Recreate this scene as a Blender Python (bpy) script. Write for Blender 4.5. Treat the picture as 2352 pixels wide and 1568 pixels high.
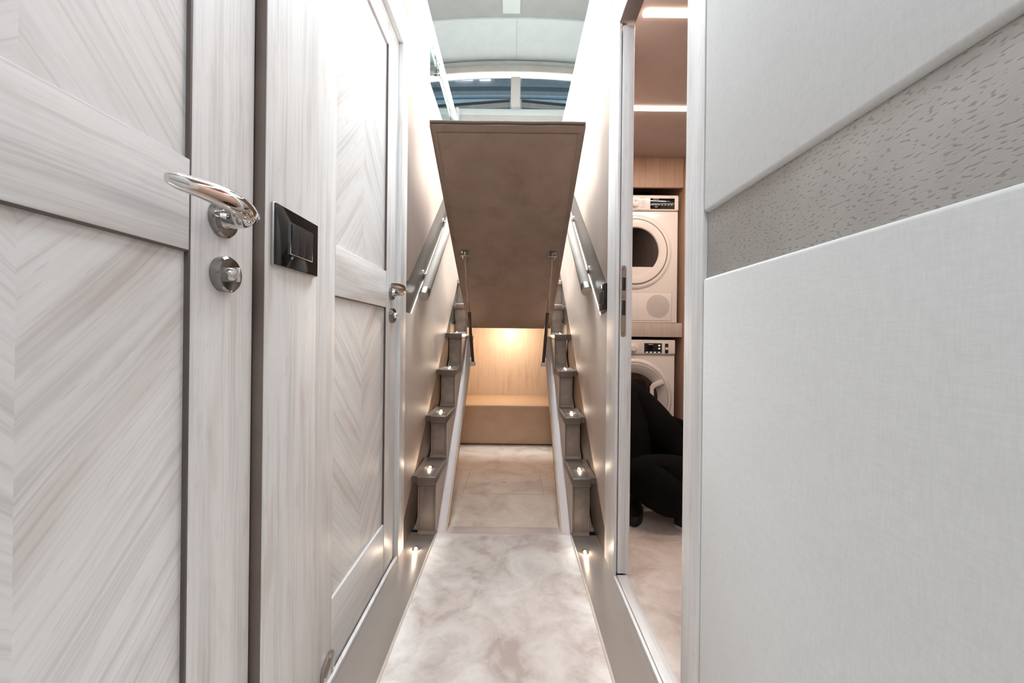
import bpy, bmesh, math, random
from mathutils import Vector, Matrix
random.seed(4)
for o in list(bpy.data.objects): bpy.data.objects.remove(o)
SC = bpy.context.scene
C = SC.collection
PI = math.pi

# ------------------------------------------------------------------ camera
EYE = 0.853
cam = bpy.data.cameras.new('camera'); co = bpy.data.objects.new('camera', cam); C.objects.link(co)
co.location = (0, 0, EYE)
co.rotation_euler = (Matrix.Rotation(PI/2, 3, 'X') @ Matrix.Rotation(0.011, 3, 'Z')).to_euler()
cam.sensor_width = 36; cam.lens = 14.0
cam.shift_x = -3/2352; cam.shift_y = -11/2352
cam.clip_start = 0.02
SC.camera = co
# ------------------------------------------------------------------ world
w = bpy.data.worlds.new('world'); SC.world = w; w.use_nodes = True
wb = w.node_tree.nodes['Background']
wb.inputs[0].default_value = (0.62, 0.74, 0.82, 1); wb.inputs[1].default_value = 0.9
# ------------------------------------------------------------------ lamps of the room and added fill lights
def area(name, loc, sx, sy, power, col, rot=(0, 0, 0), spread=PI):
    l = bpy.data.lights.new(name, 'AREA'); l.shape = 'RECTANGLE'; l.size = sx; l.size_y = sy
    l.energy = power; l.color = col; l.spread = spread
    o = bpy.data.objects.new(name, l); C.objects.link(o); o.location = loc; o.rotation_euler = rot
    return o
def point(name, loc, power, col, r=.01):
    l = bpy.data.lights.new(name, 'POINT'); l.energy = power; l.color = col; l.shadow_soft_size = r
    o = bpy.data.objects.new(name, l); C.objects.link(o); o.location = loc
    return o
area('light_corridor_front', (-.03, 1.02, 2.085), .30, .40, 5.0, (.84, .93, 1))
area('fill_corridor_rear', (-.03, -.70, 2.085), .30, 1.0, 11, (.82, .92, 1))  # added fill behind the camera, brightens the near walls
area('light_saloon', (-.03, 2.75, 3.80), .9, 1.1, 140, (.88, .97, 1), spread=1.75)
area('fill_saloon_rear', (-.03, 1.2, 3.80), .9, .8, 22, (.94, .98, 1))  # added fill without a fixture, brightens the saloon
area('light_laundry_1', (.85, 1.467, 2.04), .85, .03, 5.2, (1, .80, .68))
area('light_laundry_2', (.85, 2.077, 2.04), .85, .03, 5.2, (1, .80, .68))
point('light_compartment', (-.03, 3.42, .89), 4.4, (1, .76, .54), .03)
SC.view_settings.view_transform = 'Standard'; SC.view_settings.look = 'None'
SC.view_settings.gamma = 1; SC.view_settings.use_curve_mapping = False
SC.view_settings.exposure = 0.35

# ------------------------------------------------------------------ materials
class NT:
    def __init__(s, name):
        s.m = bpy.data.materials.new(name); s.m.use_nodes = True
        s.t = s.m.node_tree; s.b = s.t.nodes['Principled BSDF']
    def n(s, typ, **k):
        x = s.t.nodes.new(typ)
        for a, v in k.items(): setattr(x, a, v)
        return x
    def l(s, a, b): s.t.links.new(a, b)
    def math(s, op, a, b=None):
        x = s.n('ShaderNodeMath', operation=op)
        for i, v in enumerate((a, b)):
            if v is None: continue
            if isinstance(v, (int, float)): x.inputs[i].default_value = v
            else: s.l(v, x.inputs[i])
        return x.outputs[0]
    def pos(s):
        g = s.n('ShaderNodeNewGeometry'); sp = s.n('ShaderNodeSeparateXYZ'); s.l(g.outputs['Position'], sp.inputs[0])
        return sp.outputs
    def vec(s, a, b, c):
        x = s.n('ShaderNodeCombineXYZ')
        for i, v in enumerate((a, b, c)):
            if isinstance(v, (int, float)): x.inputs[i].default_value = v
            else: s.l(v, x.inputs[i])
        return x.outputs[0]
    def noise(s, v, scale=1, detail=3, rough=.55, dist=0):
        x = s.n('ShaderNodeTexNoise'); s.l(v, x.inputs['Vector'])
        x.inputs['Scale'].default_value = scale; x.inputs['Detail'].default_value = detail
        x.inputs['Roughness'].default_value = rough; x.inputs['Distortion'].default_value = dist
        return x.outputs['Fac']
    def ramp(s, f, stops):
        x = s.n('ShaderNodeValToRGB'); s.l(f, x.inputs[0])
        e = x.color_ramp.elements
        while len(e) < len(stops): e.new(.5)
        for i, (p, c) in enumerate(stops):
            e[i].position = p; e[i].color = (c, c, c, 1) if isinstance(c, (int, float)) else (*c, 1)
        return x.outputs[0]
    def mix(s, f, a, b, mode='MIX'):
        x = s.n('ShaderNodeMix', data_type='RGBA', blend_type=mode)
        for i, v in ((0, f), (6, a), (7, b)):
            if isinstance(v, (int, float)): x.inputs[i].default_value = v
            elif isinstance(v, tuple): x.inputs[i].default_value = (*v, 1)
            else: s.l(v, x.inputs[i])
        return x.outputs[2]
    def bump(s, h, st, d=.001):
        x = s.n('ShaderNodeBump'); s.l(h, x.inputs['Height']); x.inputs['Strength'].default_value = st
        x.inputs['Distance'].default_value = d; s.l(x.outputs[0], s.b.inputs['Normal'])
    def set(s, col=None, rough=None, metal=None, spec=None, coat=None, coatr=None):
        I = s.b.inputs
        if col is not None:
            if isinstance(col, tuple): I['Base Color'].default_value = (*col, 1)
            else: s.l(col, I['Base Color'])
        if rough is not None: I['Roughness'].default_value = rough
        if metal is not None: I['Metallic'].default_value = metal
        if spec is not None: I['Specular IOR Level'].default_value = spec
        if coat is not None: I['Coat Weight'].default_value = coat
        if coatr is not None: I['Coat Roughness'].default_value = coatr
        return s.m
def plain(name, col, rough=.5, metal=0, spec=None, var=.06, scale=9, fine=260, bump=.05, coat=None):
    k = NT(name); g = k.n('ShaderNodeNewGeometry').outputs['Position']
    f = k.noise(g, scale, 4); c2 = tuple(c*(1-var*2) for c in col); c3 = tuple(min(1, c*(1+var)) for c in col)
    k.set(k.ramp(f, [(.3, c2), (.7, c3)]), rough, metal, spec, coat)
    if bump: k.bump(k.noise(g, fine, 2), bump)
    return k.m
def wood(name, mode, yc=0, light=(.72, .705, .70), dark=(.54, .515, .505), tone=.5, fine=1.0, rough=.42):
    k = NT(name); P = k.pos(); x, y, z = P[0], P[1], P[2]; side = 0.0
    if mode == 'v': u, v = z, k.math('ADD', y, k.math('MULTIPLY', x, 1.7))
    elif mode == 'h': u, v = y, k.math('ADD', z, k.math('MULTIPLY', x, 1.7))
    elif mode == 'x': u, v = x, k.math('ADD', z, y)
    else:
        d = k.math('SUBTRACT', y, yc); a = k.math('ABSOLUTE', d); sg = k.math('SIGN', d)
        q = .7071
        s1 = k.math('MULTIPLY', k.math('ADD', a, z), q); s2 = k.math('MULTIPLY', k.math('SUBTRACT', a, z), q)
        u, v = (s2, s1) if mode == 'up' else (s1, s2)
        side = k.math('MULTIPLY', sg, 7.3)
    wv = k.noise(k.vec(k.math('MULTIPLY', u, 5), k.math('MULTIPLY', v, 9), side), 1, 2)
    v2 = k.math('ADD', v, k.math('MULTIPLY', wv, .012))
    f1 = k.noise(k.vec(k.math('MULTIPLY', u, 2.2*fine), k.math('MULTIPLY', v2, 170), side), 1, 3, .6)
    f2 = k.noise(k.vec(k.math('MULTIPLY', u, 1.6*fine), k.math('MULTIPLY', v2, 30), side), 1, 4, .6)
    f3 = k.noise(k.vec(k.math('MULTIPLY', u, 28), k.math('MULTIPLY', v2, 300), side), 1, 1)
    f4 = k.noise(k.vec(k.math('MULTIPLY', u, 16), k.math('MULTIPLY', v2, 45), side), 1, 3)
    t = k.math('ADD', k.math('MULTIPLY', f1, .5), k.math('MULTIPLY', f2, .5))
    if mode in ('up', 'down'):
        st = k.n('ShaderNodeTexWhiteNoise', noise_dimensions='2D')
        k.l(k.vec(k.math('FLOOR', k.math('MULTIPLY', v, 26)), side, 0), st.inputs['Vector'])
        t = k.math('ADD', t, k.math('MULTIPLY', k.math('SUBTRACT', st.outputs['Value'], .5), .05))
    mid = tuple(a*(1-tone*.35)+b*tone*.35 for a, b in zip(light, dark))
    c = k.ramp(t, [(.34, dark), (.43, tuple((a+b)/2 for a, b in zip(mid, dark))), (.5, mid), (.62, light)])
    c = k.mix(k.ramp(f3, [(.66, 0.0), (.76, .5)]), c, dark)
    c = k.mix(k.ramp(f4, [(.58, 0.0), (.72, .35)]), c, tuple(a*.72 for a in light))
    st2 = k.noise(k.vec(k.math('MULTIPLY', u, 3.2), k.math('MULTIPLY', v2, 16), side), 1, 2)
    c = k.mix(k.ramp(st2, [(.56, 0.0), (.70, .55)]), c, (.80, .73, .68), 'MULTIPLY')
    k.set(c, rough)
    k.bump(t, .12)
    return k.m
def emit(name, col, st):
    k = NT(name); k.set((.8, .8, .8), .4)
    k.b.inputs['Emission Color'].default_value = (*col, 1); k.b.inputs['Emission Strength'].default_value = st
    return k.m
def suede(name, a, b, scale=5.5, rough=.9, st=.25, dist=1.3):
    k = NT(name); g = k.n('ShaderNodeNewGeometry').outputs['Position']
    f = k.noise(g, scale, 5, .55, dist); f2 = k.noise(g, scale*4.5, 3, .6, .8)
    t = k.math('ADD', k.math('MULTIPLY', f, .75), k.math('MULTIPLY', f2, .25))
    mid = tuple((p+q)/2 for p, q in zip(a, b))
    k.set(k.ramp(t, [(.36, a), (.46, mid), (.53, tuple((p+q)/2 for p, q in zip(mid, b))), (.62, b)]), rough)
    k.b.inputs['Sheen Weight'].default_value = .25
    k.bump(k.noise(g, 420, 3, .7), st, .002)
    return k.m
def glass(name, tint, gl=.12):
    k = NT(name); k.t.nodes.remove(k.b)
    tr = k.n('ShaderNodeBsdfTransparent'); tr.inputs[0].default_value = (*tint, 1)
    gs = k.n('ShaderNodeBsdfGlossy'); gs.inputs['Roughness'].default_value = .02
    mx = k.n('ShaderNodeMixShader'); mx.inputs[0].default_value = gl
    k.l(tr.outputs[0], mx.inputs[1]); k.l(gs.outputs[0], mx.inputs[2])
    k.l(mx.outputs[0], k.t.nodes['Material Output'].inputs[0])
    return k.m

W_V = wood('bleached_oak_vertical', 'v')
W_H = wood('bleached_oak_horizontal', 'h', tone=.9, fine=1.6)
W_U1 = wood('chevron_up_1', 'up', .362); W_D1 = wood('chevron_down_1', 'down', .362)
W_U2 = wood('chevron_up_2', 'up', 1.194); W_D2 = wood('chevron_down_2', 'down', 1.194)
W_X = wood('bleached_oak_cross', 'x')
W_WARM = wood('warm_oak', 'v', light=(.48, .335, .25), dark=(.33, .22, .155), tone=.6)
W_SHELF = wood('pale_oak_shelf', 'v', light=(.62, .55, .50), dark=(.47, .40, .36), tone=.5)
DARK_EDGE = plain('dark_edge_and_shade', (.10, .075, .065), .45, bump=0)  # dark brown; also carries the shade painted on door stile and rail edges
LIP2 = plain('taupe_frame_edge', (.17, .125, .105), .4, bump=0)
FABRIC = None
def fabric():
    k = NT('woven_pale_fabric'); P = k.pos()
    a = k.noise(k.vec(k.math('MULTIPLY', P[1], 420), k.math('MULTIPLY', P[2], 60), P[0]), 1, 2)
    b = k.noise(k.vec(k.math('MULTIPLY', P[1], 60), k.math('MULTIPLY', P[2], 420), P[0]), 1, 2)
    c = k.noise(k.vec(P[0], P[1], P[2]), 7, 3)
    t = k.math('ADD', k.math('MULTIPLY', k.math('ADD', a, b), .4), k.math('MULTIPLY', c, .2))
    k.set(k.ramp(t, [(.3, (.56, .555, .545)), (.7, (.64, .635, .625))]), .62)
    k.bump(k.math('ADD', a, b), .05)
    return k.m
FABRIC = fabric()
def strip_metal():
    k = NT('hammered_taupe_strip'); P = k.pos()
    v = k.vec(k.math('MULTIPLY', P[1], 150), k.math('MULTIPLY', P[2], 380), 0.0)
    f = k.noise(v, 1, 0, .5); g = k.noise(k.vec(P[0], P[1], P[2]), 9, 3)
    base = k.ramp(g, [(.3, (.36, .335, .31)), (.7, (.44, .415, .385))])
    k.set(k.mix(k.ramp(f, [(.62, 0.0), (.70, .6)]), base, (.20, .19, .18)), .38, .35)
    k.bump(k.ramp(f, [(.56, 1.0), (.76, 0.0)]), .15, .001)
    return k.m
STRIP = strip_metal()
PANEL = plain('taupe_leather_wall_panel', (.45, .365, .315), .58, var=.04, scale=5, fine=330, bump=.08)
SKIRT = plain('dark_bronze_skirting', (.15, .115, .095), .36, .35, var=.08, bump=.03)
TREAD = plain('taupe_leather_tread', (.125, .095, .078), .38, .2, var=.06, fine=380, bump=.08)
RISER = plain('grey_taupe_leather_riser', (.18, .14, .116), .52, 0, var=.12, scale=22, fine=300, bump=.12)
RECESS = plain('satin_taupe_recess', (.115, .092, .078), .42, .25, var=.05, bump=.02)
STRIPF = plain('satin_taupe_floor_strip', (.34, .295, .265), .30, .35, var=.05, scale=4, bump=.02)
STITCH = plain('dark_stitch', (.09, .075, .065), .7, bump=0)
CARPET = suede('brushed_beige_carpet', (.55, .465, .42), (.86, .82, .785))
CARPET_IN = suede('compartment_carpet', (.62, .50, .41), (.84, .74, .65), 4)
CARPET_L = suede('laundry_carpet', (.56, .47, .42), (.76, .69, .64), 7, st=.5)
HATCHM = suede('brown_suede_underside', (.22, .14, .095), (.29, .195, .145), 4, st=.12)
HATCHR = plain('brown_carpet_roll', (.10, .072, .055), .85, fine=500, bump=.5)
BINDING = plain('beige_binding', (.60, .52, .46), .8, fine=500, bump=.3)
PLANK = plain('lilac_grey_plank', (.58, .50, .48), .45, var=.03, bump=.02)
SIDEP = plain('beige_side_panel', (.56, .46, .39), .6, var=.04, bump=.04)
RAWWOOD = wood('raw_birch_edge', 'h', light=(.58, .42, .29), dark=(.40, .27, .17))
COMP = plain('cream_compartment_lining', (.72, .58, .45), .55, var=.03, scale=3, bump=.02)
COMPW = wood('compartment_oak', 'v', light=(.78, .68, .58), dark=(.68, .57, .47), tone=.3)
BENCHM = plain('tan_bench_front', (.64, .45, .31), .6, var=.05, bump=.05)
WHITE = plain('white_lacquer', (.80, .82, .82), .35, var=.02, bump=0)
WHITE_P = plain('white_panel', (.82, .87, .87), .5, var=.02, bump=0)
GREYC = plain('grey_headliner', (.47, .48, .465), .7, var=.03, bump=.03)
BEIGE = plain('beige_dash', (.62, .585, .55), .55, var=.03, bump=.03)
BLACKR = plain('black_blind', (.018, .02, .022), .5, bump=0)
GREYR = plain('grey_pleats', (.24, .26, .265), .5, bump=0)
CHROME = NT('polished_chrome').set((.72, .70, .69), .06, 1)
STEEL = NT('satin_steel').set((.46, .43, .40), .28, 1)
NICKEL = NT('polished_nickel').set((.32, .30, .285), .10, 1)
LEATHR = plain('taupe_leather_grip', (.15, .125, .108), .75, 0, .2, var=.04, fine=400, bump=.1)
BLKGL = NT('black_glass').set((.006, .007, .008), .06, 0, .5)
BLKPL = NT('black_plastic').set((.014, .015, .017), .42, 0)
DARK = plain('dark_void', (.012, .010, .009), .8, bump=0)
LCEIL = plain('laundry_ceiling', (.42, .35, .325), .75, var=.03, fine=500, bump=.2)
APPL = NT('appliance_white').set((.84, .82, .80), .22, 0, .5, .3, .05)
APPLG = NT('appliance_grey').set((.62, .62, .63), .28, 0)
DRUM = NT('drum_steel').set((.55, .50, .46), .2, 1)
DGLASS = NT('smoked_door_glass').set((.03, .02, .016), .08, .1, .6)
STRUTR = NT('strut_rod').set((.35, .30, .27), .2, 1)
STRUTC = plain('strut_cylinder', (.055, .042, .035), .35, .4, bump=0)
LEDW = emit('warm_led', (1, .80, .66), 9)
LEDC = emit('cool_led', (.95, .98, 1), 2.5)
LEDS = emit('step_led', (1, .86, .70), 60)
LEDG = emit('cove_led', (1, .80, .68), 1.1)
DISP = emit('display_text', (.8, .85, .9), .35)
PRINT = plain('grey_print', (.42, .40, .40), .6, bump=0)
W_GLASS = glass('windscreen_glass', (.74, .80, .83), .05)
B_GLASS = glass('balustrade_glass', (.86, .92, .92), .06)
BLK_CLOTH = plain('black_trousers', (.0045, .0045, .005), .9, spec=.12, var=.2, fine=500, bump=.1)
SKIN = plain('skin', (.55, .36, .27), .55, bump=0)
HAIR = plain('dark_hair', (.03, .02, .015), .6, bump=0)
SHOE = plain('black_shoe', (.010, .010, .011), .5, bump=0)
SOLE = plain('white_sole', (.75, .75, .75), .6, bump=0)

SALF = plain('saloon_walnut_floor', (.36, .33, .30), .5, bump=0)
# ------------------------------------------------------------------ mesh helpers
def bx(bm, x0, x1, y0, y1, z0, z1, bev=0, seg=3):
    r = bmesh.ops.create_cube(bm, size=1)
    vs = r['verts']
    for v in vs:
        v.co = Vector(((x0+x1)/2+v.co.x*(x1-x0), (y0+y1)/2+v.co.y*(y1-y0), (z0+z1)/2+v.co.z*(z1-z0)))
    if bev:
        es = list({e for v in vs for e in v.link_edges})
        bmesh.ops.bevel(bm, geom=es, offset=bev, segments=seg, profile=.5, affect='EDGES')
def prism(bm, pts, axis, a0, a1, bev=0, seg=2):
    """pts: 2-D polygon; axis 'x' -> (y,z), 'y' -> (x,z), 'z' -> (x,y)"""
    def mk(p, a):
        return {'x': (a, p[0], p[1]), 'y': (p[0], a, p[1]), 'z': (p[0], p[1], a)}[axis]
    A = [bm.verts.new(mk(p, a0)) for p in pts]; B = [bm.verts.new(mk(p, a1)) for p in pts]
    fs = [bm.faces.new(A), bm.faces.new(list(reversed(B)))]; n = len(pts)
    for i in range(n): fs.append(bm.faces.new((A[i], B[i], B[(i+1) % n], A[(i+1) % n])))
    bmesh.ops.recalc_face_normals(bm, faces=fs)
    if bev:
        es = list({e for f in fs for e in f.edges})
        bmesh.ops.bevel(bm, geom=es, offset=bev, segments=seg, profile=.5, affect='EDGES')
def frame_of(d):
    d = Vector(d).normalized(); a = Vector((0, 0, 1)) if abs(d.z) < .9 else Vector((1, 0, 0))
    u = d.cross(a).normalized(); return u, d.cross(u).normalized()
def loft(bm, rings, cap=True):
    R = [[bm.verts.new(p) for p in r] for r in rings]; n = len(R[0]); fs = []
    for a, b in zip(R, R[1:]):
        for i in range(n): fs.append(bm.faces.new((a[i], a[(i+1) % n], b[(i+1) % n], b[i])))
    if cap: fs.append(bm.faces.new(list(reversed(R[0])))); fs.append(bm.faces.new(R[-1]))
    bmesh.ops.recalc_face_normals(bm, faces=fs)
def lathe(bm, p, d, prof, n=32):
    """rings (t along d, radius) around axis d at p"""
    p = Vector(p); d = Vector(d).normalized(); u, v = frame_of(d)
    loft(bm, [[p+d*t+(u*math.cos(2*PI*i/n)+v*math.sin(2*PI*i/n))*max(r, 1e-5) for i in range(n)] for t, r in prof])
def cyl(bm, p0, p1, r, n=20, ch=0):
    p0 = Vector(p0); p1 = Vector(p1); L = (p1-p0).length
    pr = [(0, r-ch), (ch, r), (L-ch, r), (L, r-ch)] if ch else [(0, r), (L, r)]
    lathe(bm, p0, p1-p0, pr, n)
def sweep(bm, path, r, n=14):
    pts = [Vector(p) for p in path]; rings = []
    u0 = None
    for i, p in enumerate(pts):
        d = (pts[min(i+1, len(pts)-1)]-pts[max(i-1, 0)]).normalized()
        if u0 is None: u0, _ = frame_of(d)
        u0 = (u0-d*u0.dot(d)).normalized(); v = d.cross(u0)
        rr = r[i] if isinstance(r, (list, tuple)) else r
        a, b = rr if isinstance(rr, tuple) else (rr, rr)
        rings.append([p+u0*math.cos(2*PI*k/n)*a+v*math.sin(2*PI*k/n)*b for k in range(n)])
    loft(bm, rings)
def BM(f=None, *a, **k):
    bm = bmesh.new()
    if f: f(bm, *a, **k)
    return bm
def obj(name, bm, m, parent=None, org=(0, 0, 0), smooth=35):
    org = parent.matrix_world.translation.copy() if False else Vector(org)
    if parent is not None: org = Vector(parent['_o']) if '_o' in parent.keys() else Vector((0, 0, 0))
    for v in bm.verts: v.co -= org
    me = bpy.data.meshes.new(name); 
    bm.normal_update()
    for e in bm.edges:
        e.smooth = not (len(e.link_faces) == 2 and e.calc_face_angle(0) > math.radians(smooth))
    for f in bm.faces: f.smooth = True
    bm.to_mesh(me); bm.free(); me.materials.append(m)
    o = bpy.data.objects.new(name, me); C.objects.link(o)
    if parent is not None: o.parent = parent; o['_o'] = tuple(org)
    else: o.location = org; o['_o'] = tuple(org)
    return o
def box(name, m, x0, x1, y0, y1, z0, z1, parent=None, bev=.001, org=None):
    bm = bmesh.new(); bx(bm, x0, x1, y0, y1, z0, z1, bev)
    return obj(name, bm, m, parent, org or ((x0+x1)/2, (y0+y1)/2, z0))
def thing(name, label, cat, org=(0, 0, 0), group=None):
    o = bpy.data.objects.new(name, None); C.objects.link(o); o.location = org; o['_o'] = tuple(org)
    o.empty_display_size = .05
    o['label'] = label; o['category'] = cat
    if group: o['group'] = group
    return o
def tag(o, label, cat, group=None):
    o['label'] = label; o['category'] = cat
    if group: o['group'] = group
    return o
def struct(o, label=None):
    o['kind'] = 'structure'
    if label: o['label'] = label
    return o
def sthing(name, label, org=(0, 0, 0)):
    o = bpy.data.objects.new(name, None); C.objects.link(o); o.location = org; o['_o'] = tuple(org)
    o['kind'] = 'structure'; o['label'] = label; return o

# ------------------------------------------------------------------ corridor shell
LX, RX = -.430, .363           # faces of the corridor walls
DX = -.446                     # face of the left doors
PXX = -.453                    # recessed chevron panels
wl = sthing('wall_left', 'left corridor wall of bleached oak posts and taupe stair panel')
box('post', W_V, -.55, LX, .688, .867, 0, 2.11, wl)
box('post_edge', LIP2, -.50, LX-.0015, .6865, .6885, 0, 2.11, wl, 0)
box('door_frame', W_V, -.55, LX, 1.515, 1.592, 0, 2.11, wl)
box('header', W_H, -.55, LX, .867, 1.515, 1.965, 2.11, wl)
box('header', W_H, -.55, LX, -1.5, .688, 1.965, 2.11, wl)
box('post', W_V, -.55, LX, -1.5, .02, 0, 1.965, wl)
box('backing', DARK, -.60, -.49, -1.5, 1.60, 0, 2.11, wl, 0)
# taupe leather stair panels above and below the slanted recess
SK = lambda d: .903-.785*(2.594-d)
up = [(1.594, 1.072), (1.627, 1.076), (2.957, 2.12), (1.985, 2.12), (1.985, 2.36), (1.594, 2.36)]
lo = [(1.594, .945), (1.677, .945), (3.222, 2.12), (4.145, 2.12), (1.61, SK(1.61)), (1.594, SK(1.594))]
bm = BM(); prism(bm, up, 'x', LX-.014, LX, .0015); obj('upper_panel', bm, PANEL, wl)
bm = BM(); prism(bm, lo, 'x', LX-.014, LX, .0015); obj('lower_panel', bm, PANEL, wl)
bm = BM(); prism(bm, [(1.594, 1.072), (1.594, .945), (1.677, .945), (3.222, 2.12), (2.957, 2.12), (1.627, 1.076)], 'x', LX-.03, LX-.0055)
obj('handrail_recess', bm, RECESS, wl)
bm = BM(); prism(bm, [(1.594, 0), (4.18, 0), (4.18, 2.11), (4.14, 2.12), (1.594, SK(1.594)+.05)], 'x', LX-.03, LX-.003)
obj('skirting', bm, SKIRT, wl)
box('upper_bulkhead', PANEL, -.55, LX, 1.40, 1.5925, 2.111, 2.45, wl)
box('stair_wall', PANEL, -.60, LX-.02, 1.60, 4.19, 0, 2.11, wl, 0)

wr = sthing('wall_right', 'right corridor wall with pale fabric panels and hammered taupe band')
box('door_frame', W_V, RX, .418, .768, .847, 0, 2.11, wr, .0015)
box('door_frame', W_V, RX, .372, 1.404, 1.549, 0, 2.11, wr, .0015)
box('header', W_V, RX, .372, .847, 1.404, 1.967, 2.11, wr)
box('header_underside', LIP2, RX+.001, .418, .847, 1.404, 1.963, 1.969, wr, 0)
box('wall_core', SIDEP, .42, .46, 1.62, 3.4, 0, 2.11, wr, 0)
box('wall_core', DARK, .376, .4195, 1.75, 3.4, 0, 2.11, wr, 0)
box('wall_core', SIDEP, .385, .46, -1.5, .770, 0, 2.11, wr, 0)
bm = BM(); bx(bm, RX, .386, -1.5, .765, 1.0945, 2.105, .006, 4); obj('upper_fabric_panel', bm, FABRIC, wr)['label'] = 'upper pale fabric panel with padded edge'
bm = BM(); bx(bm, RX, .386, -1.5, .765, .02, .9685, .006, 4); obj('lower_fabric_panel', bm, FABRIC, wr)['label'] = 'lower pale fabric panel with padded edge'
box('hammered_band', STRIP, RX+.009, .386, -1.5, .766, .96, 1.105, wr, 0)
up = [(1.551, 1.062), (1.569, 1.070), (2.962, 2.12), (1.99, 2.12), (1.99, 2.47), (1.551, 2.47)]
SKR = lambda d: .92-.785*(2.58-d)
lo = [(1.551, .954), (1.673, .947), (3.178, 2.12), (4.10, 2.12), (1.551, SKR(1.551))]
bm = BM(); prism(bm, up, 'x', RX, RX+.014, .0015); obj('upper_panel', bm, PANEL, wr)
bm = BM(); prism(bm, lo, 'x', RX, RX+.014, .0015); obj('lower_panel', bm, PANEL, wr)
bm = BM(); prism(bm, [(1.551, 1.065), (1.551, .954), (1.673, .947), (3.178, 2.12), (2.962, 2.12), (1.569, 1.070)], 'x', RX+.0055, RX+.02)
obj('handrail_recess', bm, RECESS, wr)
bm = BM(); prism(bm, [(1.551, 0), (4.18, 0), (4.18, 2.11), (4.10, 2.12), (1.551, SKR(1.551)+.05)], 'x', RX+.003, RX+.02)
obj('skirting', bm, SKIRT, wr)
bm = BM(); prism(bm, [(1.99, 2.12), (4.18, 2.12), (4.18, 2.47), (1.99, 2.47)], 'x', RX, RX+.014); obj('upper_coaming', bm, PANEL, wr)
box('upper_bulkhead', PANEL, RX, .40, 1.40, 1.5495, 2.111, 2.47, wr)
box('stair_wall', PANEL, RX+.02, .415, 1.76, 4.19, 0, 2.11, wr, 0)

struct(box('ceiling', WHITE, -.55, .42, -1.5, 1.40, 2.11, 2.20, bev=0), 'white corridor ceiling')
struct(box('wall_back', W_X, -.55, .46, -1.6, -1.5, 0, 2.11, bev=0), 'plain oak wall behind the viewer')
struct(box('floor', DARK, -.62, 1.6, -1.6, 4.4, -.10, -.012, bev=0), 'floor under the carpets')

# floor strips
struct(box('trim_1', STRIPF, -.448, -.3255, -1.5, 1.722, -.012, .004, bev=.0012), 'satin taupe floor strip on the left of the carpet')
struct(box('trim_2', STRIPF, .2605, RX+.006, -1.5, 1.71, -.012, .004, bev=.0012), 'satin taupe floor strip on the right of the carpet')
struct(box('trim_3', W_V, LX-.012, LX-.002, .867, 1.515, .004, .016, bev=.001), 'low oak strip beneath the far left door')

cr = thing('carpet_runner', 'brushed pale beige carpet runner along the corridor floor', 'carpet', (-.03, .8, 0))
bm = BM(); bx(bm, -.318, .253, -1.5, 1.703, -.010, .009, .004); obj('pile', bm, CARPET, cr)
bm = BM()
for s, X in ((1, -.3215), (-1, .2565)):
    sweep(bm, [(X, -1.5+.16*i, .006) for i in range(21)], .0042, 8)
sweep(bm, [(-.3215, 1.705, .006), (.2565, 1.705, .006)], .0042, 8)
obj('binding', bm, BINDING, cr)
struct(box('trim_4', PLANK, -.322, .257, 1.712, 1.775, -.012, .006, bev=.002), 'pale sill at the mouth of the compartment under the stairs')

# ------------------------------------------------------------------ left doors
def lever_set(par, y, z, m=CHROME, s=1.0):
    h = obj('door_handle', handle_bm(y, z, s), m, par); h['label'] = 'polished chrome lever handle'
    bm = BM(); lathe(bm, (DX, y, z), (1, 0, 0), [(0, .0275), (.006, .0275), (.0085, .025), (.009, .012)], 40)
    obj('handle_rose', bm, NICKEL, par)
    bm = BM(); lathe(bm, (DX, y+.003, z-.083), (1, 0, 0), [(0, .0272), (.011, .0272), (.0135, .0245), (.0140, .010)], 40)
    r = obj('lock_rose', bm, NICKEL, par)
    bm = BM(); lathe(bm, (DX+.0135, y+.003, z-.083), (1, 0, 0), [(0, .0105), (.003, .0105), (.008, .0085), (.010, .003)], 24)
    bx(bm, DX+.016, DX+.0275, y+.0010, y+.0050, z-.094, z-.072, .0015)
    obj('thumb_turn', bm, CHROME, r)
def handle_bm(y, z, s):
    bm = bmesh.new()
    X = DX+.050
    # neck rising out of the rose and fanning into the far end of the lever
    sweep(bm, [(DX+.006, y, z), (DX+.018, y, z), (DX+.030, y-.002, z+.001), (DX+.040, y-.010, z+.003), (DX+.047, y-.018, z+.005)],
          [.0160, .0135, (.0160, .0145), (.0195, .0145), (.018, .010)], 20)
    # the lever: a full, leaf shaped grip pointed at the neck end and rounded at the free end
    n = 15; path = []; rad = []
    for i in range(n):
        t = i/(n-1)
        path.append((X+.004*math.sin(t*PI)-.010*t*t, y+.010-.152*t, z+.006+.004*math.sin(t*PI)+.002*t))
        prof = [.26, .60, .84, .98, 1.06, 1.08, 1.06, 1.02, .97, .92, .86, .80, .74, .66, .42][i]
        rad.append((.0098*prof, .0150*prof))
    sweep(bm, path, rad, 22)
    return bm
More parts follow.
